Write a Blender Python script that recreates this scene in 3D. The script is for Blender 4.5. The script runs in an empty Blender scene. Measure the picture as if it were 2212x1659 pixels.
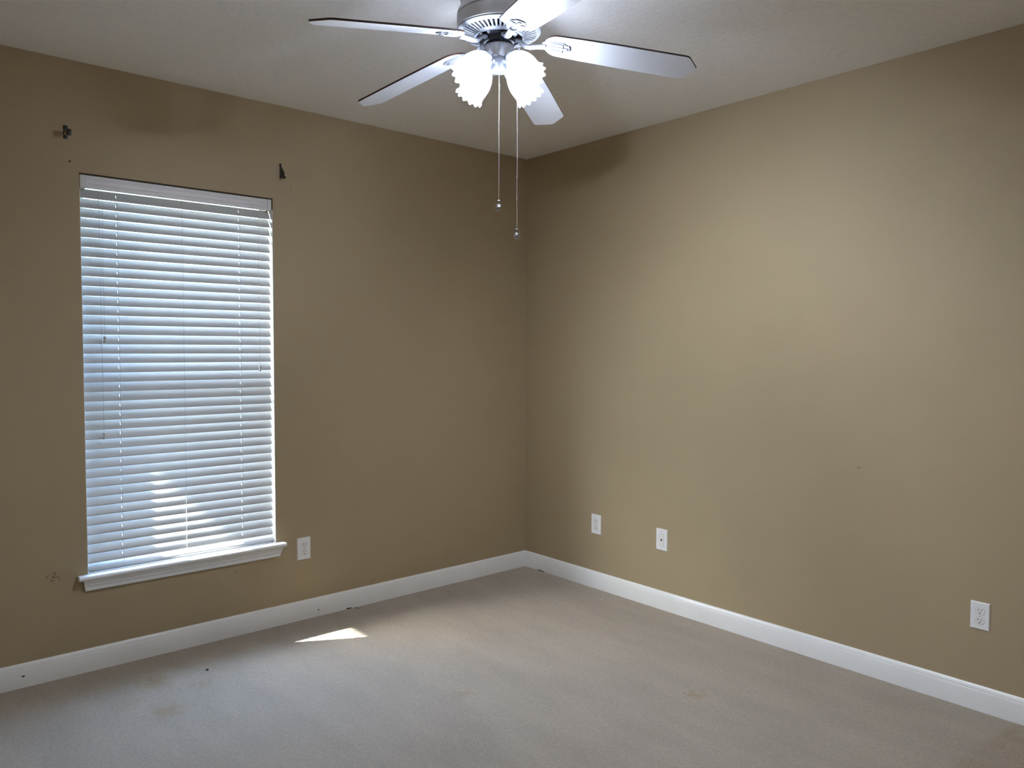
import bpy, bmesh, math, random
from mathutils import Vector, Matrix
random.seed(7)
sc = bpy.context.scene
COL = sc.collection
PI = math.pi

# ------------------------------------------------------------------ camera
cd = bpy.data.cameras.new('camera')
cam = bpy.data.objects.new('camera', cd)
COL.objects.link(cam)
cam.matrix_world = Matrix((
    (0.7563398101, 0.0272135980, -0.6536126618, -3.4913847376),
    (-0.6541718196, 0.0361262838, -0.7554827079, -3.8904178781),
    (0.0030531938, 0.9989766322, 0.0451261155, 1.4757292134),
    (0, 0, 0, 1)))
cd.sensor_fit = 'HORIZONTAL'
cd.sensor_width = 36.0
cd.lens = 27.202
cd.clip_start = 0.05
sc.camera = cam

# ------------------------------------------------------------------ view / world / sun
sc.view_settings.view_transform = 'Standard'
sc.view_settings.look = 'None'
sc.view_settings.gamma = 1.0
sc.view_settings.use_curve_mapping = False
sc.view_settings.exposure = 0.0
sc.cycles.max_bounces = 16
sc.cycles.diffuse_bounces = 8
sc.cycles.transparent_max_bounces = 16
sc.cycles.sample_clamp_indirect = 8.0
sc.cycles.caustics_reflective = False
sc.cycles.caustics_refractive = False

BULB = 3900.0          # emission of the fan's bulbs
SUN = 100.0
SKY = 8.0

w = bpy.data.worlds.new('sky')
sc.world = w
w.use_nodes = True
nt = w.node_tree
nt.nodes.clear()
wo = nt.nodes.new('ShaderNodeOutputWorld')
bg = nt.nodes.new('ShaderNodeBackground')
sk = nt.nodes.new('ShaderNodeTexSky')
sk.sky_type = 'NISHITA'
sk.sun_disc = False
sk.sun_elevation = math.radians(41)
sk.sun_rotation = math.radians(-62)
bg.inputs['Strength'].default_value = SKY
nt.links.new(sk.outputs[0], bg.inputs[0])
nt.links.new(bg.outputs[0], wo.inputs[0])

sl = bpy.data.lights.new('sun', 'SUN')
sl.energy = SUN
sl.angle = math.radians(0.5)
sl.color = (1.0, 0.965, 0.92)
so = bpy.data.objects.new('sun', sl)
COL.objects.link(so)
so.location = (-6, 4, 7)
so.rotation_euler = Vector((0.96, -0.535, -1.0)).to_track_quat('-Z', 'Y').to_euler()

# daylight sampling portal just outside the window glass (gives no light of its own)
al = bpy.data.lights.new('window_portal', 'AREA')
al.shape = 'RECTANGLE'
al.size, al.size_y = 0.9, 1.81
al.cycles.is_portal = True
ao = bpy.data.objects.new('window_portal', al)
COL.objects.link(ao)
ao.location = (-2.225, 0.16, 1.35)
ao.rotation_euler = (-PI / 2, 0, 0)

# ------------------------------------------------------------------ dimensions
H = 2.74
XL, YB = -3.75, -4.25                     # far ends of the room
WX0, WX1, WZ0, WZ1 = -2.6733, -1.7772, 0.447, 2.2545   # window opening (inner faces)
WT = 0.20                                 # outside wall thickness

# ------------------------------------------------------------------ material helpers
def nodes(name):
    m = bpy.data.materials.new(name)
    m.use_nodes = True
    t = m.node_tree
    b = t.nodes['Principled BSDF']
    return m, t, b

def N(t, kind, **kw):
    n = t.nodes.new(kind)
    for k, v in kw.items():
        if k.startswith('i_'):
            key = k[2:]
            key = int(key) if key.isdigit() else key
            n.inputs[key].default_value = v
        else:
            setattr(n, k, v)
    return n

def mat(name, col, rough=0.5, metal=0.0, var=0.06, scale=30.0, bump=0.0, bscale=200.0, spec=0.5, coat=0.0):
    """principled material with a little procedural colour variation and bump"""
    m, t, b = nodes(name)
    b.inputs['Roughness'].default_value = rough
    b.inputs['Metallic'].default_value = metal
    b.inputs['Specular IOR Level'].default_value = spec
    b.inputs['Coat Weight'].default_value = coat
    tc = N(t, 'ShaderNodeTexCoord')
    nz = N(t, 'ShaderNodeTexNoise')
    nz.inputs['Scale'].default_value = scale
    nz.inputs['Detail'].default_value = 3
    t.links.new(tc.outputs['Object'], nz.inputs['Vector'])
    mr = N(t, 'ShaderNodeMapRange')
    mr.inputs['From Min'].default_value = 0.3
    mr.inputs['From Max'].default_value = 0.7
    mr.inputs['To Min'].default_value = 1 - var
    mr.inputs['To Max'].default_value = 1 + var
    t.links.new(nz.outputs['Fac'], mr.inputs['Value'])
    vm = N(t, 'ShaderNodeVectorMath', operation='SCALE')
    vm.inputs[0].default_value = col[:3]
    t.links.new(mr.outputs[0], vm.inputs['Scale'])
    t.links.new(vm.outputs[0], b.inputs['Base Color'])
    if bump:
        n2 = N(t, 'ShaderNodeTexNoise')
        n2.inputs['Scale'].default_value = bscale
        n2.inputs['Detail'].default_value = 4
        t.links.new(tc.outputs['Object'], n2.inputs['Vector'])
        bp = N(t, 'ShaderNodeBump')
        bp.inputs['Strength'].default_value = bump
        bp.inputs['Distance'].default_value = 0.002
        t.links.new(n2.outputs['Fac'], bp.inputs['Height'])
        t.links.new(bp.outputs[0], b.inputs['Normal'])
    return m

WALLC = (0.37, 0.292, 0.180)
M = {}
M['wall'] = mat('tan_wall_paint', WALLC, 0.62, var=0.025, scale=2.5, bump=0.25, bscale=160, spec=0.35)
M['ceiling'] = mat('ceiling_texture', (0.86, 0.85, 0.83), 0.9, var=0.03, scale=60, bump=0.8, bscale=75, spec=0.2)
M['trim'] = mat('white_trim_paint', (0.78, 0.78, 0.77), 0.32, var=0.03, scale=5, bump=0.05, bscale=60)
M['outside'] = mat('outside_wall', (0.36, 0.34, 0.32), 0.9, var=0.1, scale=8)
M['lawn'] = mat('outdoor_ground', (0.085, 0.095, 0.07), 0.95, var=0.2, scale=3)
M['pale_outer'] = mat('pale_outer_paint', (0.72, 0.68, 0.58), 0.7, var=0.03, scale=3)
M['vinyl'] = mat('white_vinyl', (0.8, 0.81, 0.82), 0.35, var=0.02)
M['slat'] = mat('white_slat', (0.44, 0.44, 0.435), 0.38, var=0.02, scale=12)
M['slat_cap'] = mat('grey_plastic_cap', (0.62, 0.63, 0.62), 0.4, var=0.02)
M['headrail'] = mat('white_headrail', (0.66, 0.66, 0.68), 0.4, var=0.05, scale=9)
M['cord'] = mat('white_cord', (0.36, 0.38, 0.40), 0.8, var=0.05, scale=400)
M['tassel'] = mat('clear_plastic_tassel', (0.42, 0.42, 0.39), 0.3, var=0.05, scale=90)
M['nickel'] = mat('brushed_nickel', (0.60, 0.60, 0.61), 0.33, metal=0.95, var=0.05, scale=25)
M['nickel_dark'] = mat('satin_housing', (0.55, 0.55, 0.56), 0.45, metal=0.6, var=0.05, scale=25)
M['bracket'] = mat('satin_silver_paint', (0.34, 0.35, 0.37), 0.42, metal=0.35, var=0.03)
M['black'] = mat('black_motor', (0.006, 0.006, 0.008), 0.25, var=0.1)
M['slot'] = mat('dark_vent_gap', (0.03, 0.03, 0.035), 0.7, var=0.1)
M['blade_white'] = mat('white_blade_laminate', (0.58, 0.59, 0.61), 0.3, var=0.02, scale=10)
M['blade_dark'] = mat('dark_wood_blade', (0.035, 0.014, 0.008), 0.4, var=0.3, scale=20)
M['cup'] = mat('pale_metal_cup', (0.50, 0.52, 0.56), 0.35, metal=0.4, var=0.03)
M['chrome'] = mat('dark_chrome', (0.42, 0.42, 0.43), 0.12, metal=1.0, var=0.05)
M['bead'] = mat('bead_chain_metal', (0.62, 0.58, 0.52), 0.3, metal=0.7, var=0.03)
M['plate'] = mat('white_cover_plate', (0.80, 0.80, 0.80), 0.35, var=0.02)
M['recept'] = mat('white_receptacle', (0.76, 0.75, 0.73), 0.35, var=0.02)
M['slotblack'] = mat('socket_hole', (0.012, 0.012, 0.012), 0.8, var=0.1)
M['screw'] = mat('painted_screw', (0.55, 0.55, 0.55), 0.35, metal=0.3, var=0.05)
M['bronze'] = mat('black_bronze', (0.012, 0.010, 0.009), 0.4, metal=0.2, var=0.2)
M['brass'] = mat('worn_tan_metal', (0.42, 0.34, 0.22), 0.45, metal=0.2, var=0.1)
M['ink'] = mat('dark_ink', (0.016, 0.008, 0.005), 0.8, var=0.3, scale=90)
M['leaf'] = mat('dry_brown_bit', (0.10, 0.04, 0.015), 0.8, var=0.3, scale=90)
M['speck'] = mat('black_bit', (0.01, 0.01, 0.01), 0.8, var=0.2)
M['red'] = mat('red_plastic_bit', (0.45, 0.02, 0.02), 0.45, var=0.1, scale=90)
M['smudge'] = mat('wall_smudge', (0.29, 0.225, 0.135), 0.7, var=0.15, scale=90)
M['crack'] = mat('dark_gap', (0.008, 0.006, 0.005), 0.9, var=0.2)

# window pane: clear, lets light straight through, faint reflection
def glass_pane():
    m = bpy.data.materials.new('window_glass')
    m.use_nodes = True
    t = m.node_tree
    t.nodes.clear()
    o = N(t, 'ShaderNodeOutputMaterial')
    tr = N(t, 'ShaderNodeBsdfTransparent')
    tr.inputs[0].default_value = (0.93, 0.96, 0.95, 1)
    gl = N(t, 'ShaderNodeBsdfGlossy')
    gl.inputs['Roughness'].default_value = 0.02
    mx = N(t, 'ShaderNodeMixShader')
    mx.inputs[0].default_value = 0.04
    t.links.new(tr.outputs[0], mx.inputs[1])
    t.links.new(gl.outputs[0], mx.inputs[2])
    t.links.new(mx.outputs[0], o.inputs[0])
    return m
M['glass'] = glass_pane()

# ruffled lamp glass: partly clear, partly frosted
def shade_glass(name, tmin, tmax, k):
    m = bpy.data.materials.new(name)
    m.use_nodes = True
    t = m.node_tree
    t.nodes.clear()
    o = N(t, 'ShaderNodeOutputMaterial')
    tc = N(t, 'ShaderNodeTexCoord')
    nz = N(t, 'ShaderNodeTexNoise')
    nz.inputs['Scale'].default_value = 45
    t.links.new(tc.outputs['Object'], nz.inputs['Vector'])
    mr = N(t, 'ShaderNodeMapRange')
    mr.inputs['To Min'].default_value = tmin
    mr.inputs['To Max'].default_value = tmax
    t.links.new(nz.outputs['Fac'], mr.inputs['Value'])
    tr = N(t, 'ShaderNodeBsdfTransparent')
    tr.inputs[0].default_value = (0.93, 0.95, 1.0, 1)
    tl = N(t, 'ShaderNodeBsdfTranslucent')
    tl.inputs[0].default_value = (0.80, 0.86, 1.0, 1)
    df = N(t, 'ShaderNodeBsdfDiffuse')
    df.inputs[0].default_value = (0.90, 0.92, 0.96, 1)
    m0 = N(t, 'ShaderNodeMixShader')
    m0.inputs[0].default_value = k
    t.links.new(df.outputs[0], m0.inputs[1])
    t.links.new(tl.outputs[0], m0.inputs[2])
    gl = N(t, 'ShaderNodeBsdfGlossy')
    gl.inputs['Roughness'].default_value = 0.15
    m1 = N(t, 'ShaderNodeMixShader')
    t.links.new(mr.outputs[0], m1.inputs[0])
    t.links.new(tr.outputs[0], m1.inputs[1])
    t.links.new(m0.outputs[0], m1.inputs[2])
    m2 = N(t, 'ShaderNodeMixShader')
    m2.inputs[0].default_value = 0.06
    t.links.new(m1.outputs[0], m2.inputs[1])
    t.links.new(gl.outputs[0], m2.inputs[2])
    t.links.new(m2.outputs[0], o.inputs[0])
    return m
M['shade'] = shade_glass('frosted_shade_glass', 0.66, 0.84, 0.74)
M['shade_neck'] = shade_glass('etched_neck_glass', 0.95, 0.99, 0.22)
M['shade_rim'] = shade_glass('clear_rim_glass', 0.10, 0.22, 0.8)

def bulb_mat(k=1.0):
    m = bpy.data.materials.new('lit_bulb')
    m.use_nodes = True
    t = m.node_tree
    t.nodes.clear()
    o = N(t, 'ShaderNodeOutputMaterial')
    e = N(t, 'ShaderNodeEmission')
    e.inputs[0].default_value = (0.90, 0.97, 1.08, 1)
    e.inputs[1].default_value = BULB * k
    t.links.new(e.outputs[0], o.inputs[0])
    return m
M['bulb'] = bulb_mat()
LAMP_OUT = (0.24, 0.85, 0.95, 1.12)      # output of the four bulbs: facing window wall, side, back, right wall

# carpet: flecked beige pile, trodden streaks and a few stains
STAINS = [(-2.49, -0.32, 0.09, 0.7), (-2.345, -0.469, 0.07, 0.35), (-2.53, -0.64, 0.10, 0.6),
          (-0.77, -1.945, 0.055, 0.8), (-1.524, -1.302, 0.06, 0.4), (-2.628, -0.473, 0.08, 0.35),
          (-1.25, -0.95, 0.06, 0.2)]
def carpet():
    m, t, b = nodes('beige_carpet')
    b.inputs['Roughness'].default_value = 0.95
    b.inputs['Specular IOR Level'].default_value = 0.1
    b.inputs['Sheen Weight'].default_value = 0.25
    tc = N(t, 'ShaderNodeTexCoord')
    P = tc.outputs['Object']
    def noise(scale, detail=2, rough=0.5, vec=P):
        n = N(t, 'ShaderNodeTexNoise')
        n.inputs['Scale'].default_value = scale
        n.inputs['Detail'].default_value = detail
        n.inputs['Roughness'].default_value = rough
        t.links.new(vec, n.inputs['Vector'])
        return n.outputs['Fac']
    def mrange(v, a, c, d, e):
        n = N(t, 'ShaderNodeMapRange')
        for k, x in zip(('From Min', 'From Max', 'To Min', 'To Max'), (a, c, d, e)):
            n.inputs[k].default_value = x
        t.links.new(v, n.inputs['Value'])
        return n.outputs[0]
    def mul(a, c):
        n = N(t, 'ShaderNodeMath', operation='MULTIPLY')
        for i, x in enumerate((a, c)):
            if isinstance(x, (int, float)):
                n.inputs[i].default_value = x
            else:
                t.links.new(x, n.inputs[i])
        return n.outputs[0]
    fleck = mrange(noise(210, 4, 0.75), 0.30, 0.70, 0.58, 1.36)
    clump = mrange(noise(55, 3, 0.6), 0.3, 0.7, 0.92, 1.08)
    mp = N(t, 'ShaderNodeMapping')
    mp.inputs['Rotation'].default_value = (0, 0, math.radians(38))
    mp.inputs['Scale'].default_value = (1.0, 0.28, 1.0)
    t.links.new(P, mp.inputs['Vector'])
    tread = mrange(noise(7, 4, 0.6, mp.outputs[0]), 0.3, 0.7, 0.92, 1.08)
    patch = mrange(noise(1.8, 2, 0.5), 0.3, 0.7, 0.95, 1.05)
    k = mul(mul(fleck, clump), mul(tread, patch))
    # stains
    stain = None
    wob = noise(28, 3, 0.7)
    wobv = mrange(wob, 0.3, 0.7, -0.05, 0.05)
    for (x, y, r, a) in STAINS:
        vd = N(t, 'ShaderNodeVectorMath', operation='DISTANCE')
        t.links.new(P, vd.inputs[0])
        vd.inputs[1].default_value = (x, y, 0)
        ad = N(t, 'ShaderNodeMath', operation='ADD')
        t.links.new(vd.outputs['Value'], ad.inputs[0])
        t.links.new(wobv, ad.inputs[1])
        s = mrange(ad.outputs[0], r * 0.15, r, a, 0.0)
        if stain is None:
            stain = s
        else:
            n = N(t, 'ShaderNodeMath', operation='MAXIMUM')
            t.links.new(stain, n.inputs[0])
            t.links.new(s, n.inputs[1])
            stain = n.outputs[0]
    # soiled stretch of carpet beyond a seam, near the camera on the right
    dp = N(t, 'ShaderNodeVectorMath', operation='DOT_PRODUCT')
    t.links.new(P, dp.inputs[0])
    dp.inputs[1].default_value = (-0.06, -1.0, 0)
    soil0 = mrange(dp.outputs['Value'], 2.905, 2.94, 0.0, 0.55)
    soil = mul(soil0, mrange(noise(9, 3, 0.6), 0.35, 0.65, 0.35, 1.0))
    n = N(t, 'ShaderNodeMath', operation='MAXIMUM')
    t.links.new(stain, n.inputs[0])
    t.links.new(soil, n.inputs[1])
    stain = n.outputs[0]
    base = N(t, 'ShaderNodeVectorMath', operation='SCALE')
    base.inputs[0].default_value = (0.53, 0.445, 0.345)
    t.links.new(k, base.inputs['Scale'])
    st = N(t, 'ShaderNodeVectorMath', operation='SCALE')
    st.inputs[0].default_value = (0.41, 0.285, 0.15)
    t.links.new(k, st.inputs['Scale'])
    mx = N(t, 'ShaderNodeMix', data_type='VECTOR')
    t.links.new(stain, mx.inputs[0])
    t.links.new(base.outputs[0], mx.inputs[4])
    t.links.new(st.outputs[0], mx.inputs[5])
    t.links.new(mx.outputs[1], b.inputs['Base Color'])
    bp = N(t, 'ShaderNodeBump')
    bp.inputs['Strength'].default_value = 1.0
    bp.inputs['Distance'].default_value = 0.012
    t.links.new(noise(170, 4, 0.7), bp.inputs['Height'])
    t.links.new(bp.outputs[0], b.inputs['Normal'])
    return m
M['carpet'] = carpet()

# ------------------------------------------------------------------ geometry helpers
def obj(name, bm, m, parent=None, smooth=35, loc=None):
    me = bpy.data.meshes.new(name)
    bmesh.ops.recalc_face_normals(bm, faces=bm.faces[:])
    bm.to_mesh(me)
    bm.free()
    for mm in (m if isinstance(m, (list, tuple)) else [m]):
        me.materials.append(mm)
    if smooth:
        me.shade_smooth()
        me.set_sharp_from_angle(angle=math.radians(smooth))
    o = bpy.data.objects.new(name, me)
    COL.objects.link(o)
    if loc is not None:
        o.location = loc
    if parent is not None:
        o.parent = parent
    return o

def struct(name, bm, m, parent=None, smooth=35):
    o = obj(name, bm, m, parent, smooth)
    if parent is None:
        o['kind'] = 'structure'
    return o

def thing(name, label, cat, loc=(0, 0, 0), group=None):
    o = bpy.data.objects.new(name, None)
    o.empty_display_size = 0.05
    COL.objects.link(o)
    o.location = loc
    return tag(o, label, cat, group)

def tag(o, label, cat, group=None):
    o['label'] = label
    o['category'] = cat
    if group:
        o['group'] = group
    return o

def copy_tree(o, parent=None):
    c = o.copy()
    COL.objects.link(c)
    c.parent = parent
    for ch in list(o.children):
        copy_tree(ch, c)
    return c

def add_box(bm, lo, hi, bevel=0.0, seg=2, mi=0, mx=None):
    x0, y0, z0 = lo
    x1, y1, z1 = hi
    vs = [bm.verts.new(v) for v in ((x0, y0, z0), (x1, y0, z0), (x1, y1, z0), (x0, y1, z0),
                                    (x0, y0, z1), (x1, y0, z1), (x1, y1, z1), (x0, y1, z1))]
    fs = [bm.faces.new([vs[i] for i in q]) for q in
          ((0, 3, 2, 1), (4, 5, 6, 7), (0, 1, 5, 4), (1, 2, 6, 5), (2, 3, 7, 6), (3, 0, 4, 7))]
    for f in fs:
        f.material_index = mi
    geo = vs
    if bevel:
        es = list({e for f in fs for e in f.edges})
        r = bmesh.ops.bevel(bm, geom=es, offset=bevel, segments=seg, affect='EDGES', profile=0.5)
        geo = list({v for f in r['faces'] for v in f.verts} | {v for v in vs if v.is_valid})
        for f in r['faces']:
            f.material_index = mi
    if mx is not None:
        bmesh.ops.transform(bm, matrix=mx, verts=geo)
    return geo

def box(lo, hi, bevel=0.0, seg=2):
    bm = bmesh.new()
    add_box(bm, lo, hi, bevel, seg)
    return bm

def add_lathe(bm, prof, n=32, mx=None, cap0=True, cap1=True, mi=0, rfun=None):
    """revolve (r, z) pairs about z"""
    rings = []
    for j, (r, z) in enumerate(prof):
        ring = []
        for i in range(n):
            a = 2 * PI * i / n
            rr, zz = (r, z) if rfun is None else rfun(j, a, r, z)
            ring.append(bm.verts.new((rr * math.cos(a), rr * math.sin(a), zz)))
        rings.append(ring)
    for a, b in zip(rings, rings[1:]):
        for i in range(n):
            f = bm.faces.new((a[i], a[(i + 1) % n], b[(i + 1) % n], b[i]))
            f.material_index = mi
    if cap0:
        bm.faces.new(rings[0]).material_index = mi
    if cap1:
        bm.faces.new(rings[-1]).material_index = mi
    vs = [v for r in rings for v in r]
    if mx is not None:
        bmesh.ops.transform(bm, matrix=mx, verts=vs)
    return vs

def lathe(prof, n=32, mx=None, cap0=True, cap1=True):
    bm = bmesh.new()
    add_lathe(bm, prof, n, mx, cap0, cap1)
    return bm

def add_tube(bm, pts, r, n=8, mi=0, squash=1.0):
    """tube along points; r is one radius or one per point; squash flattens it in the local up direction"""
    pts = [Vector(p) for p in pts]
    rs = r if isinstance(r, (list, tuple)) else [r] * len(pts)
    rings = []
    up = Vector((0, 0, 1))
    for i, p in enumerate(pts):
        d = (pts[min(i + 1, len(pts) - 1)] - pts[max(i - 1, 0)]).normalized()
        u = up if abs(d.dot(up)) < 0.95 else Vector((0, 1, 0))
        s = d.cross(u).normalized()
        v = s.cross(d).normalized()
        rings.append([bm.verts.new(p + s * math.cos(2 * PI * k / n) * rs[i] + v * math.sin(2 * PI * k / n) * rs[i] * squash)
                      for k in range(n)])
    for a, b in zip(rings, rings[1:]):
        for k in range(n):
            bm.faces.new((a[k], a[(k + 1) % n], b[(k + 1) % n], b[k])).material_index = mi
    bm.faces.new(rings[0]).material_index = mi
    bm.faces.new(rings[-1]).material_index = mi

def tube(pts, r, n=8, squash=1.0):
    bm = bmesh.new()
    add_tube(bm, pts, r, n, 0, squash)
    return bm

def add_sweep(bm, prof, path, closed=True):
    """prof: list of (off, z) points; path: list of (origin xy, dir-in-room xy) stations"""
    rings = []
    for (ox, oy), (dx, dy) in path:
        rings.append([bm.verts.new((ox + dx * a, oy + dy * a, z)) for a, z in prof])
    n = len(prof)
    for a, b in zip(rings, rings[1:]):
        for k in range(n):
            bm.faces.new((a[k], a[(k + 1) % n], b[(k + 1) % n], b[k]))
    bm.faces.new(rings[0])
    bm.faces.new(rings[-1])

def add_prism(bm, pts, z0, z1, mi=0, mit=None, mib=None):
    lo = [bm.verts.new((x, y, z0)) for x, y in pts]
    hi = [bm.verts.new((x, y, z1)) for x, y in pts]
    n = len(pts)
    for k in range(n):
        bm.faces.new((lo[k], lo[(k + 1) % n], hi[(k + 1) % n], hi[k])).material_index = mi
    bm.faces.new(lo).material_index = mi if mib is None else mib
    bm.faces.new(hi).material_index = mi if mit is None else mit
    return lo + hi

# ------------------------------------------------------------------ room shell
struct('floor', box((XL - .2, YB - .2, -.12), (.2, WT, 0)), M['carpet'], smooth=0)
struct('ceiling', box((XL - .2, YB - .2, H), (.2, WT, H + .12)), M['ceiling'], smooth=0)
LN = 0.006
bm = bmesh.new()
hx0, hx1, hz0, hz1 = WX0 - .0002, WX1 + .0002, WZ0 - 0.02, WZ1
for lo, hi in (((XL - .2, 0, 0), (hx0, WT, H)), ((hx1, 0, 0), (.2, WT, H)),
               ((hx0, 0, 0), (hx1, WT, hz0)), ((hx0, 0, hz1), (hx1, WT, H))):
    add_box(bm, lo, hi)
bmesh.ops.remove_doubles(bm, verts=bm.verts[:], dist=1e-5)
wall_left = struct('wall_left', bm, M['wall'], smooth=0)
wall_right = struct('wall_right', box((0, YB - .2, 0), (.12, 0, H)), M['wall'], smooth=0)
struct('wall_back', box((XL - .2, YB - .12, 0), (0, YB, H)), M['wall'], smooth=0)
struct('wall_side', box((XL - .12, YB, 0), (XL, 0, H)), M['wall'], smooth=0)

# baseboards: flat board with a rounded, stepped top, mitred in the corner
HB, BT = 0.1045, 0.013
bprof = [(0, 0), (BT, 0), (BT, .079), (BT - .0012, .0825), (BT - .0030, .0842), (BT - .0032, .0875),
         (BT - .0045, .0925), (BT - .0075, .0985), (BT - .0105, .1030), (0.0004, HB), (0, HB)]
def board(name, stations):
    bm = bmesh.new()
    add_sweep(bm, bprof, stations)
    return struct(name, bm, M['trim'], smooth=25)
bl = board('baseboard_left', [((XL, 0), (1, -1)), ((0, 0), (-1, -1))])
br = board('baseboard_right', [((0, 0), (-1, -1)), ((0, YB), (-1, 1))])
board('baseboard_back', [((0, YB), (-1, 1)), ((XL, YB), (1, 1))])
board('baseboard_side', [((XL, YB), (1, 1)), ((XL, 0), (1, -1))])
# dark nicks and gaps along the boards
def blob(c, sx, sy, sz, m, name, parent, seed=0):
    rnd = random.Random(seed)
    bm = bmesh.new()
    bmesh.ops.create_icosphere(bm, subdivisions=2, radius=1)
    for v in bm.verts:
        k = 1 + rnd.uniform(-.25, .25)
        v.co = Vector((v.co.x * sx * k, v.co.y * sy * k, v.co.z * sz * k))
    o = obj(name, bm, m, parent, smooth=60, loc=c)
    return o
blob((-1.543, -.013, .036), .005, .0006, .003, M['crack'], 'scuff', bl, 1)['label'] = 'small dark nick in the white board'
blob((-2.936, -.013, .051), .007, .0005, .003, M['ink'], 'scuff', bl, 2)['label'] = 'faint brown scuff on the white board'
blob((-1.355, -.0135, .003), .017, .0012, .0035, M['crack'], 'gap', bl, 3)['label'] = 'black gap under the white board'
blob((-.0135, -.165, .002), .0012, .035, .0035, M['crack'], 'gap', br, 4)['label'] = 'black gap under the white board'

# ------------------------------------------------------------------ window (structure)
win = bpy.data.objects.new('window_1', None)
COL.objects.link(win)
win.location = (WX0, 0, WZ0)
win['kind'] = 'structure'
win['label'] = 'tall window with white sill and closed white slatted blind'
def wchild(name, bm, m, smooth=35):
    o = obj(name, bm, m, None, smooth)
    o.data.transform(Matrix.Translation((-WX0, 0, -WZ0)))
    o.parent = win
    return o
# painted return boards lining the opening
bm = bmesh.new()
add_box(bm, (WX0, .0060, WZ0), (WX0 + .0028, WT, WZ1 - .0601))
add_box(bm, (WX1 - .0028, .0012, WZ0), (WX1, WT, WZ1 - .0601))
wchild('window_jamb', bm, M['trim'], 0)
# sill board with bull nose and horns
SX0, SX1 = -2.7155, -1.7370
bm = bmesh.new()
nose = [(0.0, WZ0), (-.038, WZ0), (-.0435, WZ0 - .002), (-.0465, WZ0 - .0065), (-.0475, WZ0 - .0105),
        (-.0465, WZ0 - .0145), (-.0435, WZ0 - .019), (-.038, WZ0 - .021), (0.0, WZ0 - .021)]
def xprism(bm, prof, x0, x1, ins=None):
    a = [bm.verts.new((x0, y, z)) for y, z in prof]
    b = [bm.verts.new((x1, y, z)) for y, z in prof]
    n = len(prof)
    for k in range(n):
        bm.faces.new((a[k], a[(k + 1) % n], b[(k + 1) % n], b[k]))
    bm.faces.new(a)
    bm.faces.new(b)
xprism(bm, nose, SX0, SX1)
add_box(bm, (WX0 + .0002, 0, WZ0 - .0195), (WX1 - .0002, WT + .03, WZ0))
wchild('window_sill', bm, M['trim'], 40)
# moulded apron under the sill, ends cut back
bm = bmesh.new()
ap = [(0, .4262), (-.034, .4262), (-.034, .418), (-.0295, .4165), (-.0285, .410), (-.0235, .405),
      (-.0225, .3985), (-.0185, .394), (-.0165, .386), (-.0155, .376), (-.0125, .372), (0, .371)]
a = [bm.verts.new((-2.6950 + (.4262 - z) * .16, y, z)) for y, z in ap]
b = [bm.verts.new((-1.7500 - (.4262 - z) * .22, y, z)) for y, z in ap]
for k in range(len(ap)):
    j = (k + 1) % len(ap)
    bm.faces.new((a[k], a[j], b[j], b[k]))
bm.faces.new(a)
bm.faces.new(b)
wchild('window_apron', bm, M['trim'], 30)
# double hung sash
bm = bmesh.new()
fy0, fy1, fw = .095, .135, .036
zm = (WZ0 + WZ1) / 2
for lo, hi in (((WX0, fy0, WZ0), (WX0 + fw, fy1, WZ1)), ((WX1 - fw, fy0, WZ0), (WX1, fy1, WZ1)),
               ((WX0 + fw, fy0, WZ0), (WX1 - fw, fy1, WZ0 + .045)), ((WX0 + fw, fy0, WZ1 - .04), (WX1 - fw, fy1, WZ1)),
               ((WX0 + fw, fy0, zm - .02), (WX1 - fw, fy1, zm + .02))):
    add_box(bm, lo, hi, .002, 1)
wchild('window_frame', bm, M['vinyl'])
for z0, z1 in ((WZ0 + .045, zm - .02), (zm + .02, WZ1 - .04)):
    wchild('window_pane', box((WX0 + fw, .114, z0), (WX1 - fw, .117, z1)), M['glass'], 0)

# outside: ground, house wall, and added boxes that block sun and sky light
struct('ground', box((-16, WT + .03, -.35), (12, 26, -.25)), M['lawn'], smooth=0)
struct('sun_blocker', box((-7.29, WT + .01, 6.0), (-4.8, 3.4, 8.6)), M['pale_outer'], smooth=0)  # added unseen box overhead, shapes the sun patch on the blind
struct('sky_blocker', box((-12, 8.5, -.25), (10, 14, 4.3)), M['outside'], smooth=0)  # added box, keeps low bright sky out of the slat gaps
struct('outside_wall', box((-7.5, WT - .10, H + .13), (.2, WT, 8.6)), M['pale_outer'], smooth=0)

# ------------------------------------------------------------------ horizontal blind
BX0, BX1 = -2.6675, -1.7840
blind = thing('window_blind', 'white two inch slat blind closed over the tall window', 'blind', (BX0, .03, WZ0))
def bchild(name, bm, m, parent=None, smooth=35, off=True):
    o = obj(name, bm, m, None, smooth)
    if off:
        o.data.transform(Matrix.Translation((-BX0, -.03, -WZ0)))
    o.parent = parent or blind
    return o
# head rail: box with a rolled fascia
HT, HBM = 2.2465, 2.1895
fas = [(.0005, HT), (-.0022, HT - .004), (-.0022, HT - .010), (.0, HT - .014), (.0, HT - .017), (-.0022, HT - .020),
       (-.0022, HT - .036), (.0, HT - .039), (.0, HT - .042), (-.0018, HT - .045), (-.0018, HBM + .004), (.001, HBM),
       (.008, HBM), (.0085, HBM + .010), (.046, HBM + .010), (.050, HBM + .014), (.052, WZ1 - .0004), (.048, WZ1 - .0004), (.048, HT)]  # back lip added to keep daylight out of the gap above
bm = bmesh.new()
xprism(bm, fas, -2.6490, -1.8070)
for xa_, xb_ in ((WX0 + .0004, -2.6491), (-1.8069, WX1 - .0004)):
    add_box(bm, (xa_, .0481, HBM + .012), (xb_, .0515, WZ1 - .0004))  # hidden plates added to block daylight past the rail ends
rail = bchild('headrail', bm, M['headrail'], smooth=25)
bm = bmesh.new()
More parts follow.
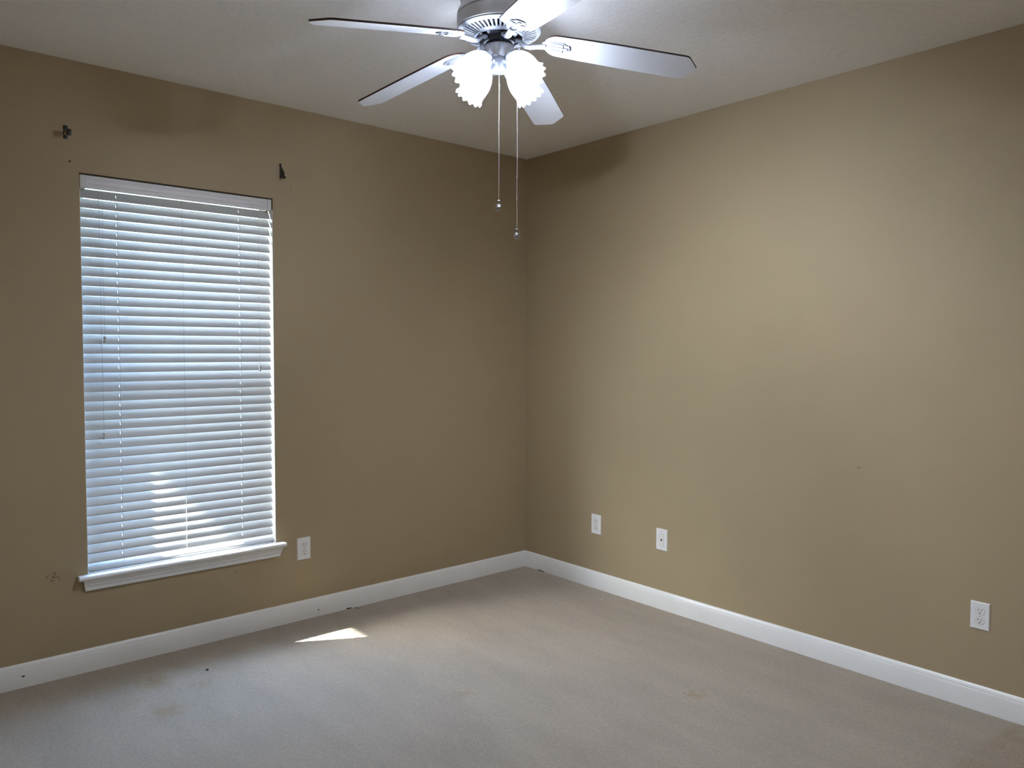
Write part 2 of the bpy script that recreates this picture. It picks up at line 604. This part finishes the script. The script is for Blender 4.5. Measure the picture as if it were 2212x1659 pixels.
add_box(bm, (-2.6728, -.004, HBM - .004), (-2.6490, .045, HT), .004, 2)
bchild('end_cap', bm, M['slat_cap'], rail)['label'] = 'grey plastic end cap'
bm = bmesh.new()
add_box(bm, (-1.8062, -.003, HBM + .001), (-1.7850, .045, HT), .002, 2)
add_box(bm, (-1.7950, -.0036, HBM + .006), (-1.7938, -.002, HBM + .009))
bchild('end_cap', bm, M['slat_cap'], rail)['label'] = 'grey plastic end cap'

# slats
CX = [-2.5185, -2.2290, -1.9465]           # ladder positions
HX = [CX[0], CX[2]]                        # cord slots cut through the slats
SW, ST, TILT = 0.0508, 0.0026, math.radians(59.5)
PITCH, Z0S = 0.04367, 2.1476
def slat_mesh():
    bm = bmesh.new()
    xs = sorted({BX0, BX1} | {c - .0010 for c in HX} | {c + .0010 for c in HX})
    vv = [-.0254, -.0247, -.0225, -.016, -.0075, 0.0, .0075, .016, .0225, .0247, .0254]
    def pt(x, v, top):
        crown = .0016 * (1 - (v / .0254) ** 2)
        e = 1.0 if abs(v) < .0248 else .45
        e = .8 if abs(abs(v) - .0247) < 1e-6 else e
        return (x, v, crown + (ST / 2 * e if top else -ST / 2 * e))
    V = {}
    def gv(i, j, top):
        if (i, j, top) not in V:
            V[(i, j, top)] = bm.verts.new(pt(xs[i], vv[j], top))
        return V[(i, j, top)]
    def hole(i, j):
        if i < 0 or j < 0 or i >= len(xs) - 1 or j >= len(vv) - 1:
            return True
        mx_, mv = (xs[i] + xs[i + 1]) / 2, (vv[j] + vv[j + 1]) / 2
        return abs(mv) < .0075 and any(abs(mx_ - c) < .0010 for c in HX)
    for i in range(len(xs) - 1):
        for j in range(len(vv) - 1):
            if hole(i, j):
                continue
            for top in (True, False):
                bm.faces.new([gv(a, b, top) for a, b in ((i, j), (i + 1, j), (i + 1, j + 1), (i, j + 1))])
            for di, dj, e in ((-1, 0, ((i, j), (i, j + 1))), (1, 0, ((i + 1, j), (i + 1, j + 1))),
                              (0, -1, ((i, j), (i + 1, j))), (0, 1, ((i, j + 1), (i + 1, j + 1)))):
                if hole(i + di, j + dj):
                    bm.faces.new([gv(*e[0], True), gv(*e[1], True), gv(*e[1], False), gv(*e[0], False)])
    bmesh.ops.translate(bm, verts=bm.verts[:], vec=(-BX0, 0, 0))
    return bm
# local +v leans outwards and up; the lower edge points into the room
slat0 = obj('slat', slat_mesh(), M['slat'], blind, 30)
YC = .0200 + SW / 2 * math.cos(TILT)
NS = 39
for k in range(NS):
    s = slat0 if k == 0 else slat0.copy()
    if k:
        COL.objects.link(s)
        s.parent = blind
    j = random.Random(k)
    zc = Z0S - PITCH * k + SW / 2 * math.sin(TILT)
    s.location = (j.uniform(-.0006, .0006), YC - .03, zc - WZ0 + j.uniform(-.0004, .0004))
    s.rotation_euler = (TILT + math.radians(j.uniform(-.3, .3)), j.uniform(-.0006, .0006), 0)
# bottom rail
bm = bmesh.new()
add_box(bm, (BX0, -.0255, -.0075), (BX1, .0255, .0075), .0025, 2)
bmesh.ops.transform(bm, matrix=Matrix.Translation((0, .0285, .4685)) @ Matrix.Rotation(math.radians(36), 4, 'X'), verts=bm.verts[:])
brail = bchild('bottom_rail', bm, M['slat'])
bm = bmesh.new()
add_box(bm, (BX1 - .016, .0045, .4495), (BX1 - .011, .0062, .4535))
bchild('rail_hole', bm, M['slotblack'], brail)
# ladder cords: a front and a back string at each ladder
ya, yb = .0192, .0192 + SW * math.cos(TILT) + .0016
for c in CX:
    bm = bmesh.new()
    add_tube(bm, [(c + .001, .004, 2.189), (c + .0015, ya - .0016, 2.176), (c + .001, ya - .0018, 1.3), (c, ya - .0018, .505), (c + .004, .0065, .462)], .0007, 6)
    add_tube(bm, [(c, yb, 2.195), (c, yb, 1.3), (c, yb, .50)], .0007, 6)
    bchild('ladder_cord', bm, M['cord'])
# pull cords with tassels
tass = [(.0012, .0300), (.0052, .0295), (.0060, .0265), (.0048, .019), (.0043, .014), (.0052, .007), (.0064, .002), (.0060, .0), (.0014, .0)]
for pts, zt in ((((-2.5985, .0), (-2.5955, -.004)), 1.058), (((-2.5845, .0), (-2.5850, -.004)), 1.498), (((-1.8600, .0), (-1.8570, -.004)), 1.357)):
    (xa, y0_), (xb, y1_) = pts
    zz = zt + .03
    n = 14
    path = []
    for i in range(n + 1):
        u = i / n
        path.append((xa + (xb - xa) * u + .0009 * math.sin(u * 9), -.0035 - .0007 * math.sin(u * 6), HBM - .001 + (zz - .002 - HBM + .001) * u))
    cordo = bchild('pull_cord', tube(path, .0008, 6), M['cord'])
    bm = lathe(tass, 20)
    bmesh.ops.translate(bm, verts=bm.verts[:], vec=(path[-1][0], path[-1][1] - .001, zt))
    bchild('cord_tassel', bm, M['tassel'], cordo)

# ------------------------------------------------------------------ ceiling fan
FX, FY = -1.790, -1.8525
fan = thing('ceiling_fan', 'brushed nickel ceiling fan with five white blades and four lit glass shades', 'ceiling fan', (FX, FY, H))
def fz(z):
    return z - H
# canopy and motor housing
housing = obj('motor_housing', lathe([(.125, fz(2.7398)), (.132, fz(2.72)), (.134, fz(2.66)), (.128, fz(2.625)), (.1385, fz(2.606)), (.1415, fz(2.594)),
                                      (.1418, fz(2.591)), (.1395, fz(2.5895)), (.1395, fz(2.5872)), (.1418, fz(2.586)), (.1422, fz(2.56)), (.1418, fz(2.549)),
                                      (.1425, fz(2.545)), (.138, fz(2.5415)), (.1275, fz(2.540))], 72, cap1=False), M['nickel_dark'], fan, 28)
# vented underside: rings and radial fins over a dark pan
bm = bmesh.new()
add_lathe(bm, [(.1285, fz(2.543)), (.1405, fz(2.543)), (.1405, fz(2.540)), (.137, fz(2.5365)), (.1265, fz(2.533)), (.1255, fz(2.536))], 72, cap0=False, cap1=False)
add_lathe(bm, [(.0905, fz(2.529)), (.0905, fz(2.525)), (.085, fz(2.5195)), (.0775, fz(2.5185)), (.0765, fz(2.522)), (.078, fz(2.529))], 72, cap0=False, cap1=False)
for k in range(48):
    a = 2 * PI * k / 48
    mx = Matrix.Rotation(a, 4, 'Z')
    x0, x1 = .0885, .1280
    zt0, zt1 = fz(2.5235), fz(2.5335)
    wd0, wd1 = .0026, .0040
    vs = []
    for x, zz, wd in ((x0, zt0, wd0), (x1, zt1, wd1)):
        vs.append([bm.verts.new(mx @ Vector(q)) for q in ((x, -wd, zz), (x, wd, zz), (x, wd, zz + .004), (x, -wd, zz + .004))])
    for i in range(4):
        bm.faces.new((vs[0][i], vs[0][(i + 1) % 4], vs[1][(i + 1) % 4], vs[1][i]))
vent = obj('vent_ring', bm, M['bracket'], housing, 28)
obj('vent_pan', lathe([(.1285, fz(2.541)), (.12, fz(2.5415)), (.08, fz(2.535)), (.0765, fz(2.534)), (.05, fz(2.536))], 48, cap0=False, cap1=True), M['slot'], housing)
for k in range(3):
    a = math.radians(-128 + 120 * k)
    bm = bmesh.new()
    add_lathe(bm, [(.001, 0), (.0045, .0005), (.005, .002), (.005, .004)], 14,
              Matrix.Translation((.131 * math.cos(a), .131 * math.sin(a), fz(2.5315))))
    obj('housing_screw', bm, M['nickel'], housing)
# rotor hub (black) between housing and light kit
obj('rotor_hub', lathe([(.0700, fz(2.5345)), (.0705, fz(2.522)), (.060, fz(2.519)), (.0555, fz(2.516)), (.0545, fz(2.500)), (.047, fz(2.497)), (.0465, fz(2.489))], 48), M['black'], fan)

# blades
TH0 = math.radians(-113.2)
DROOP, BPITCH = math.radians(9.4), math.radians(12)
ZR, R0 = fz(2.4995), .150
def blade_outline():
    pts = []
    # local x from root 0 to length L; y: half width
    L = .521
    for i in range(13):                      # rounded root
        a = PI / 2 + PI * i / 12
        pts.append((.048 + .048 * math.cos(a), .0560 * math.sin(a) * (1.0 if abs(math.sin(a)) > .0 else 1)))
    def arc(cx, cy, r, a0, a1, n=5):
        return [(cx + r * math.cos(a0 + (a1 - a0) * i / n), cy + r * math.sin(a0 + (a1 - a0) * i / n)) for i in range(n + 1)]
    hw = .0640
    pts += [(.12, -.0600), (.24, -.0630)]
    pts += arc(L - .050, -hw + .020, .020, -PI / 2, -PI / 6)
    pts += arc(L - .014, -.006, .012, -PI / 6, PI / 6, 3)
    pts += arc(L - .050, hw - .020, .020, PI / 6, PI / 2)
    pts += [(.24, .0630), (.12, .0600)]
    return pts
bl_m = Matrix.Translation((R0, 0, ZR)) @ Matrix.Rotation(DROOP, 4, 'Y') @ Matrix.Rotation(-BPITCH, 4, 'X')
bm = bmesh.new()
add_prism(bm, blade_outline(), 0.0, .0062, mi=1, mit=1, mib=0)
bmesh.ops.transform(bm, matrix=bl_m, verts=bm.verts[:])
blade0 = obj('blade', bm, [M['blade_white'], M['blade_dark']], fan, 20)
# bracket: curved neck from hub, shield shaped plate with raised ribs under the blade
bm = bmesh.new()
neck = [(.050, 0, fz(2.5115)), (.060, 0, fz(2.5135)), (.070, 0, fz(2.5105)), (.078, 0, fz(2.5015)), (.088, 0, fz(2.4935)), (.102, 0, fz(2.4910)), (.125, 0, fz(2.4925)), (.155, 0, fz(2.4925))]
add_tube(bm, neck, [.0105, .0115, .0120, .0115, .0115, .0115, .0118, .0130], 12, squash=.62)
pl = [(-.006, -.012), (.012, -.0270), (.066, -.0275), (.078, -.0180), (.086, -.0170), (.089, -.008), (.089, .008), (.086, .0170), (.078, .0180), (.066, .0275), (.012, .0270), (-.006, .012)]
vs = add_prism(bm, pl, -.0045, -.0002)
vs2 = []
for yy, x0, x1 in ((-.0175, .010, .066), (0, -.004, .082), (.0175, .010, .066)):
    vs2 += add_box(bm, (x0, yy - .0062, -.0078), (x1, yy + .0062, -.0040), .0015, 2)
for xx, yy in ((.062, -.0095), (.062, .0095), (.018, 0.0)):
    vs2 += add_lathe(bm, [(.0005, -.0098), (.003, -.0092), (.0036, -.0070)], 10, Matrix.Translation((xx, yy, 0)))
bmesh.ops.transform(bm, matrix=bl_m, verts=vs + vs2)
obj('blade_bracket', bm, M['bracket'], blade0, 30)
blade0.rotation_euler = (0, 0, TH0)
for k in range(1, 5):
    c = copy_tree(blade0, fan)
    c.rotation_euler = (0, 0, TH0 + k * 2 * PI / 5)

# light kit
obj('switch_housing', lathe([(.0465, fz(2.492)), (.0498, fz(2.4905)), (.0505, fz(2.488)), (.0505, fz(2.4475)), (.0490, fz(2.4455)), (.030, fz(2.4450))], 48), M['nickel'], fan, 28)
cup = obj('light_fitter', lathe([(.042, fz(2.4462)), (.041, fz(2.4385)), (.033, fz(2.4330)), (.0285, fz(2.4260)), (.0275, fz(2.4150)), (.0230, fz(2.4060)), (.0100, fz(2.4030)), (.0060, fz(2.3995))], 40), M['cup'], fan, 40)
for k in range(6):
    a = 2 * PI * k / 6 + .4
    bm = bmesh.new()
    mx = Matrix.Rotation(a, 4, 'Z') @ Matrix.Translation((.0505, 0, fz(2.4495))) @ Matrix.Rotation(PI / 2, 4, 'Y')
    add_lathe(bm, [(.0030, -.002), (.0030, .0012), (.0018, .0022)], 10, mx)
    obj('fitter_screw', bm, M['bracket'], cup)

VIEW = math.radians(49.13)
TIP = math.radians(43)
RUF = 13
def shade_profile():
    # (radius, distance along the shade axis)
    return [(.0265, .000), (.0280, .006), (.0300, .012), (.0345, .020), (.0400, .032), (.0440, .046), (.0460, .060), (.0460, .074),
            (.0445, .088), (.0432, .098), (.0435, .106), (.0455, .113), (.0485, .119)]
def ruffle(j, a, r, z):
    n = len(shade_profile()) - 1
    t = j / n
    k = t ** 5
    rib = .012 * t * math.cos(RUF * a)
    return r * (1 + rib + .055 * k * math.cos(RUF * a)), z + .0035 * k * math.cos(RUF * a) + .0
# every arm: local +x outwards at azimuth 0; the shade axis dips by TIP
axm = Matrix.Translation((.062, 0, fz(2.4420))) @ Matrix.Rotation(PI / 2 + TIP, 4, 'Y')
bm = bmesh.new()
add_tube(bm, [(.028, 0, fz(2.4320)), (.040, 0, fz(2.4395)), (.052, 0, fz(2.4460)), (.063, 0, fz(2.4430))], [.008, .009, .011, .013], 12)
vs = add_lathe(bm, [(.006, -.006), (.018, -.005), (.0270, .000), (.0290, .004), (.0290, .012), (.0300, .0125), (.0300, .0145), (.0280, .0145)], 32, cap1=False)
bmesh.ops.transform(bm, matrix=axm, verts=vs)
hold0 = obj('lamp_holder', bm, M['cup'], fan, 30)
for k in range(3):
    bm = bmesh.new()
    mx = axm @ Matrix.Rotation(2 * PI * k / 3 + PI, 4, 'Z') @ Matrix.Translation((.0285, 0, .0085)) @ Matrix.Rotation(PI / 2, 4, 'Y')
    add_lathe(bm, [(.0020, 0), (.0020, .006), (.0046, .0062), (.0046, .0095), (.002, .0105)], 12, mx)
    obj('thumb_screw', bm, M['bracket'], hold0, 30)
bm = bmesh.new()
prof = shade_profile()
vs = add_lathe(bm, [(r, z + .004) for r, z in prof], 104, axm, cap0=False, cap1=False, rfun=ruffle)
for f in bm.faces:
    t_ = axm.inverted() @ f.calc_center_median()
    f.material_index = 1 if t_.z < .030 else (2 if t_.z > .1105 else 0)
shade0 = obj('lamp_shade', bm, [M['shade'], M['shade_neck'], M['shade_rim']], fan, 80)
sm = shade0.modifiers.new('thickness', 'SOLIDIFY')
sm.thickness = .0022
sm.offset = 0
bm = lathe([(.0015, .020), (.012, .021), (.0128, .036), (.0170, .046), (.0220, .058), (.0235, .069), (.0215, .080), (.0150, .089), (.006, .093), (.001, .0935)], 24, axm)
bulb0 = obj('light_bulb', bm, M['bulb'], shade0, 60)
for k in range(4):
    az = VIEW + PI / 4 + k * PI / 2
    h, s = (hold0, shade0) if k == 0 else (copy_tree(hold0, fan), copy_tree(shade0, fan))
    h.rotation_euler = (0, 0, az)
    s.rotation_euler = (0, 0, az)
    for b in s.children:
        if k:
            b.data = b.data.copy()
        b.data.materials[0] = bulb_mat(LAMP_OUT[k])

# pull chains with turned knobs
knob = [(.0005, .0365), (.0066, .0358), (.0074, .0345), (.0062, .0300), (.0044, .0262), (.0046, .0240), (.0082, .0215), (.0112, .0170),
        (.0114, .0150), (.0122, .0142), (.0122, .0126), (.0114, .0118), (.0108, .0090), (.0085, .0045), (.0052, .0012), (.0005, .0)]
def chain(x, y, ztop, zknob, join):
    bm = bmesh.new()
    z = ztop
    L = ztop - (zknob + .0365)
    n = int(L / .0043)
    for i in range(n + 1):
        zz = ztop - L * i / n
        r = .0015
        if abs(zz - join) < .0055:
            r = .0024
        bmesh.ops.create_icosphere(bm, subdivisions=1, radius=r, matrix=Matrix.Translation((x + .0007 * math.sin(i * .11), y, zz - H)))
    add_tube(bm, [(x, y, fz(ztop)), (x, y, fz(zknob + .036))], .0006, 5)
    c = obj('pull_chain', bm, M['bead'], fan, 80)
    bm = lathe(knob, 28)
    bmesh.ops.translate(bm, verts=bm.verts[:], vec=(x, y, fz(zknob)))
    obj('chain_knob', bm, M['chrome'], c, 30)
chain(0.0, 0.0, 2.401, 1.9435, 2.365)
chain(.0475, -.0395, 2.452, 1.8480, 2.06)

# ------------------------------------------------------------------ wall plates
def cyl(c, r, d, n=20, axis='Y'):
    """short cylinder on the plate face, local frame: face looks to -Y"""
    return Matrix.Translation(c) @ Matrix.Rotation(PI / 2, 4, 'X')
def plate_body(w_, h_, t_=.0055):
    bm = bmesh.new()
    lo = [bm.verts.new(v) for v in ((-w_ / 2, 0, -h_ / 2), (w_ / 2, 0, -h_ / 2), (w_ / 2, 0, h_ / 2), (-w_ / 2, 0, h_ / 2))]
    e = .0035
    mid = [bm.verts.new((v.co.x, -t_ * .45, v.co.z)) for v in lo]
    hi = [bm.verts.new((math.copysign(abs(v.co.x) - e, v.co.x), -t_, math.copysign(abs(v.co.z) - e, v.co.z))) for v in lo]
    for a, b in ((lo, mid), (mid, hi)):
        for i in range(4):
            bm.faces.new((a[i], a[(i + 1) % 4], b[(i + 1) % 4], b[i]))
    bm.faces.new(hi)
    bm.faces.new(lo)
    return bm
def outlet(label, w_, h_):
    t = thing('wall_outlet', label, 'outlet', (0, 0, 0), 'duplex wall outlets')
    obj('cover_plate', plate_body(w_, h_), M['plate'], t, 20)
    for s in (1, -1):
        zc = .0195 * s
        bm = bmesh.new()
        pts = []
        for i in range(28):
            a = 2 * PI * i / 28
            pts.append((.0172 * math.cos(a), max(-.0140, min(.0140, .0172 * math.sin(a)))))
        lo = [bm.verts.new((x, -.004, zc + z)) for x, z in pts]
        m1 = [bm.verts.new((x, -.0066, zc + z)) for x, z in pts]
        hi = [bm.verts.new((x * .94, -.0072, zc + z * .94)) for x, z in pts]
        for a, b in ((lo, m1), (m1, hi)):
            for i in range(28):
                bm.faces.new((a[i], a[(i + 1) % 28], b[(i + 1) % 28], b[i]))
        bm.faces.new(hi)
        rec = obj('receptacle', bm, M['recept'], t, 30)
        # grey sheet round it, the gap's shadow put into its colour
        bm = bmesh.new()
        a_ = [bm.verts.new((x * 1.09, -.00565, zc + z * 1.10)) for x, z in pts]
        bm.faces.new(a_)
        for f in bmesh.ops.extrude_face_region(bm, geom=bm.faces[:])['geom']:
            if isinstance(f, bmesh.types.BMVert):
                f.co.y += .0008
        obj('gap_shade', bm, M['screw'], rec, 0)
        bm = bmesh.new()
        add_box(bm, (-.0073, -.0076, zc + .0010), (-.0052, -.0070, zc + .0092))
        add_box(bm, (.0052, -.0076, zc + .0018), (.0071, -.0070, zc + .0086))
        add_lathe(bm, [(.0026, 0), (.0026, .0006)], 16, Matrix.Translation((0, -.0070, zc - .0070)) @ Matrix.Rotation(PI / 2, 4, 'X'))
        obj('slot', bm, M['slotblack'], rec, 0)
    bm = bmesh.new()
    add_lathe(bm, [(.0030, 0), (.0029, .0012), (.0016, .0018)], 16, Matrix.Translation((0, -.0054, 0)) @ Matrix.Rotation(PI / 2, 4, 'X'))
    add_box(bm, (-.0026, -.00745, -.0004), (.0026, -.0070, .0004))
    obj('screw', bm, M['screw'], t, 30)
    return t
o = outlet('white duplex outlet on the window wall, beside the sill', .0775, .1215)
o.location = (-1.6210, 0, .3885)
o = outlet('white duplex outlet on the right wall, nearest the room corner', .0785, .1215)
o.location = (0, -.6550, .3975)
o.rotation_euler = (0, 0, -PI / 2)
o = outlet('white duplex outlet on the right wall, by itself far right', .0715, .1135)
o.location = (0, -2.7870, .3920)
o.rotation_euler = (0, 0, -PI / 2)

t = thing('phone_jack', 'white phone jack plate low on the right wall between two outlets', 'phone jack', (0, -1.1610, .3975))
t.rotation_euler = (0, 0, -PI / 2)
obj('cover_plate', plate_body(.0785, .1220), M['plate'], t, 20)
bm = bmesh.new()
add_box(bm, (-.0170, -.0066, -.0335), (.0170, -.0030, .0335), .0006, 1)
ins = obj('jack_insert', bm, M['recept'], t, 30)
bm = bmesh.new()
for z in (.0340, -.0340):
    add_box(bm, (-.0175, -.0059, z - .0008), (.0175, -.0050, z + .0008))
for x in (.0175, -.0175):
    add_box(bm, (x - .0005, -.0059, -.0340), (x + .0005, -.0050, .0340))
obj('gap_shade', bm, M['screw'], ins, 0)  # grey strips, the joint's shade put into their colour
bm = bmesh.new()
pts = [(-.0055, -.0065), (.0055, -.0065), (.0055, .0010), (.0028, .0022), (.0028, .0050), (-.0028, .0050), (-.0028, .0022), (-.0055, .0010)]
a = [bm.verts.new((x, -.0070, z)) for x, z in pts]
b = [bm.verts.new((x, -.0062, z)) for x, z in pts]
for i in range(len(pts)):
    bm.faces.new((a[i], a[(i + 1) % 8], b[(i + 1) % 8], b[i]))
bm.faces.new(a)
obj('socket', bm, M['slotblack'], ins, 0)
for z in (.0480, -.0480):
    bm = bmesh.new()
    add_lathe(bm, [(.0030, 0), (.0028, .0012), (.0014, .0018)], 14, Matrix.Translation((0, -.0054, z)) @ Matrix.Rotation(PI / 2, 4, 'X'))
    add_box(bm, (-.0004, -.0075, z - .0024), (.0004, -.0070, z + .0024))
    obj('screw', bm, M['screw'], t, 30)

# ------------------------------------------------------------------ curtain rod brackets left on the wall
t = thing('curtain_bracket', 'short black curtain rod bracket above the window, on the left', 'bracket', (-2.7235, 0, 2.4215), 'curtain rod brackets')
bm = bmesh.new()
add_box(bm, (-.0085, -.0045, .0065), (.0085, 0, .0290), .0015, 2)
add_box(bm, (-.0085, -.0045, -.0290), (.0085, 0, -.0065), .0015, 2)
add_box(bm, (-.0085, -.0020, -.0070), (.0085, 0, .0070))
wp = obj('wall_plate', bm, M['bronze'], t, 30)
bm = bmesh.new()
add_box(bm, (-.0075, -.0580, -.0150), (.0075, -.0020, -.0020), .0012, 2)
obj('bracket_arm', bm, M['brass'], t, 30)['label'] = 'tan arm sticking out from the wall'
bm = bmesh.new()
add_box(bm, (-.0090, -.0740, -.0270), (.0090, -.0580, -.0010), .0025, 2)
obj('rod_cup', bm, M['bronze'], t, 30)

t = thing('curtain_bracket', 'tall tapered black curtain rod bracket with hook, above the window on the right', 'bracket', (-1.7320, 0, 2.4000), 'curtain rod brackets')
bm = bmesh.new()
add_box(bm, (-.0060, -.0045, -.0330), (.0050, 0, .0400), .0012, 2)
obj('wall_plate', bm, M['bronze'], t, 30)
bm = bmesh.new()
prof = [(-.0040, .0250), (-.0360, -.0080), (-.0400, -.0200), (-.0380, -.0420), (-.0040, -.0330)]
a = [bm.verts.new((-.0045, y, z)) for y, z in prof]
b = [bm.verts.new((.0045, y, z)) for y, z in prof]
for i in range(5):
    bm.faces.new((a[i], a[(i + 1) % 5], b[(i + 1) % 5], b[i]))
bm.faces.new(a)
bm.faces.new(b)
obj('bracket_arm', bm, M['bronze'], t, 30)
bm = bmesh.new()
add_tube(bm, [(0, -.036, -.038), (.001, -.046, -.0425), (.001, -.054, -.0400), (.001, -.057, -.0345)], [.0045, .0045, .004, .003], 10)
obj('hook', bm, M['bronze'], t, 40)

# small nail and hand-drawn marks
bm = lathe([(.0020, 0), (.0020, .004), (.0040, .0042), (.0040, .0058), (.001, .0066)], 14, Matrix.Rotation(PI / 2, 4, 'X'))
nail = tag(obj('nail', bm, M['bronze'], None, 30, (-2.7105, 0, 2.2960)), 'tiny dark nail head in the wall above the left end of the blind', 'nail')
STROKES = [[(-2.8255, .4714), (-2.8346, .4649), (-2.8380, .4589), (-2.8335, .4587)],
           [(-2.8164, .4742), (-2.8065, .4806), (-2.8027, .4768), (-2.8017, .4646)],
           [(-2.8100, .4677), (-2.8123, .4516)], [(-2.8154, .4612), (-2.7960, .4545)],
           [(-2.7959, .4612), (-2.7830, .4527), (-2.7891, .4388)],
           [(-2.8194, .4515), (-2.8182, .4378), (-2.8073, .4439)]]
bm = bmesh.new()
for s in STROKES:
    add_tube(bm, [(x, -.0003, z) for x, z in s], .0009, 6)
mk = obj('ink_mark', bm, M['ink'], wall_left, 60)
mk['label'] = 'hand drawn cross with four arrow heads in dark ink'
for i, (x, z, sx, sz) in enumerate(((-1.994, .325, .006, .009), (-1.823, .137, .003, .003), (-1.676, 2.313, .004, .012))):
    blob((x, -.0002, z), sx, .0005, sz, M['smudge'], 'smudge', wall_left, 20 + i)
blob((-.0002, -2.273, .941), .0005, .012, .008, M['smudge'], 'smudge', wall_right, 30)

# ------------------------------------------------------------------ bits left lying about
bm = bmesh.new()
n = 10
pr = []
for i in range(n + 1):
    u = i / n
    a = PI * (.15 + .7 * u)
    pr.append((-.020 * math.cos(a), -.010 * math.sin(a), .004 + .004 * math.sin(a * 2)))
add_tube(bm, pr, [.0012 + .0028 * math.sin(PI * i / n) for i in range(n + 1)], 8, squash=.4)
tag(obj('dead_leaf', bm, M['leaf'], None, 60, (-1.3250, -.0400, .0035)), 'curled brown dry leaf bit on the carpet against the left baseboard', 'leaf')
sp = blob((-2.2650, -.3440, .003), .006, .006, .004, M['speck'], 'debris', None, 40)
tag(sp, 'tiny black speck lying on the pale carpet below the window', 'debris')
bm = bmesh.new()
for dx, dy, a in ((-.006, 0, .5), (.002, -.006, -.6), (.008, -.012, 1.1)):
    vs = add_box(bm, (-.005, -.0025, 0), (.005, .0025, .004), .001, 1)
    bmesh.ops.transform(bm, matrix=Matrix.Translation((dx, dy, 0)) @ Matrix.Rotation(a, 4, 'Z'), verts=vs)
add_tube(bm, [(-.006, 0, .002), (.001, -.004, .003), (.008, -.012, .002)], .0016, 6)
tag(obj('plastic_bit', bm, M['red'], None, 40, (-1.981, -.022, WZ0 + .0003)), 'small red plastic bit on the white window sill', 'plastic bit')
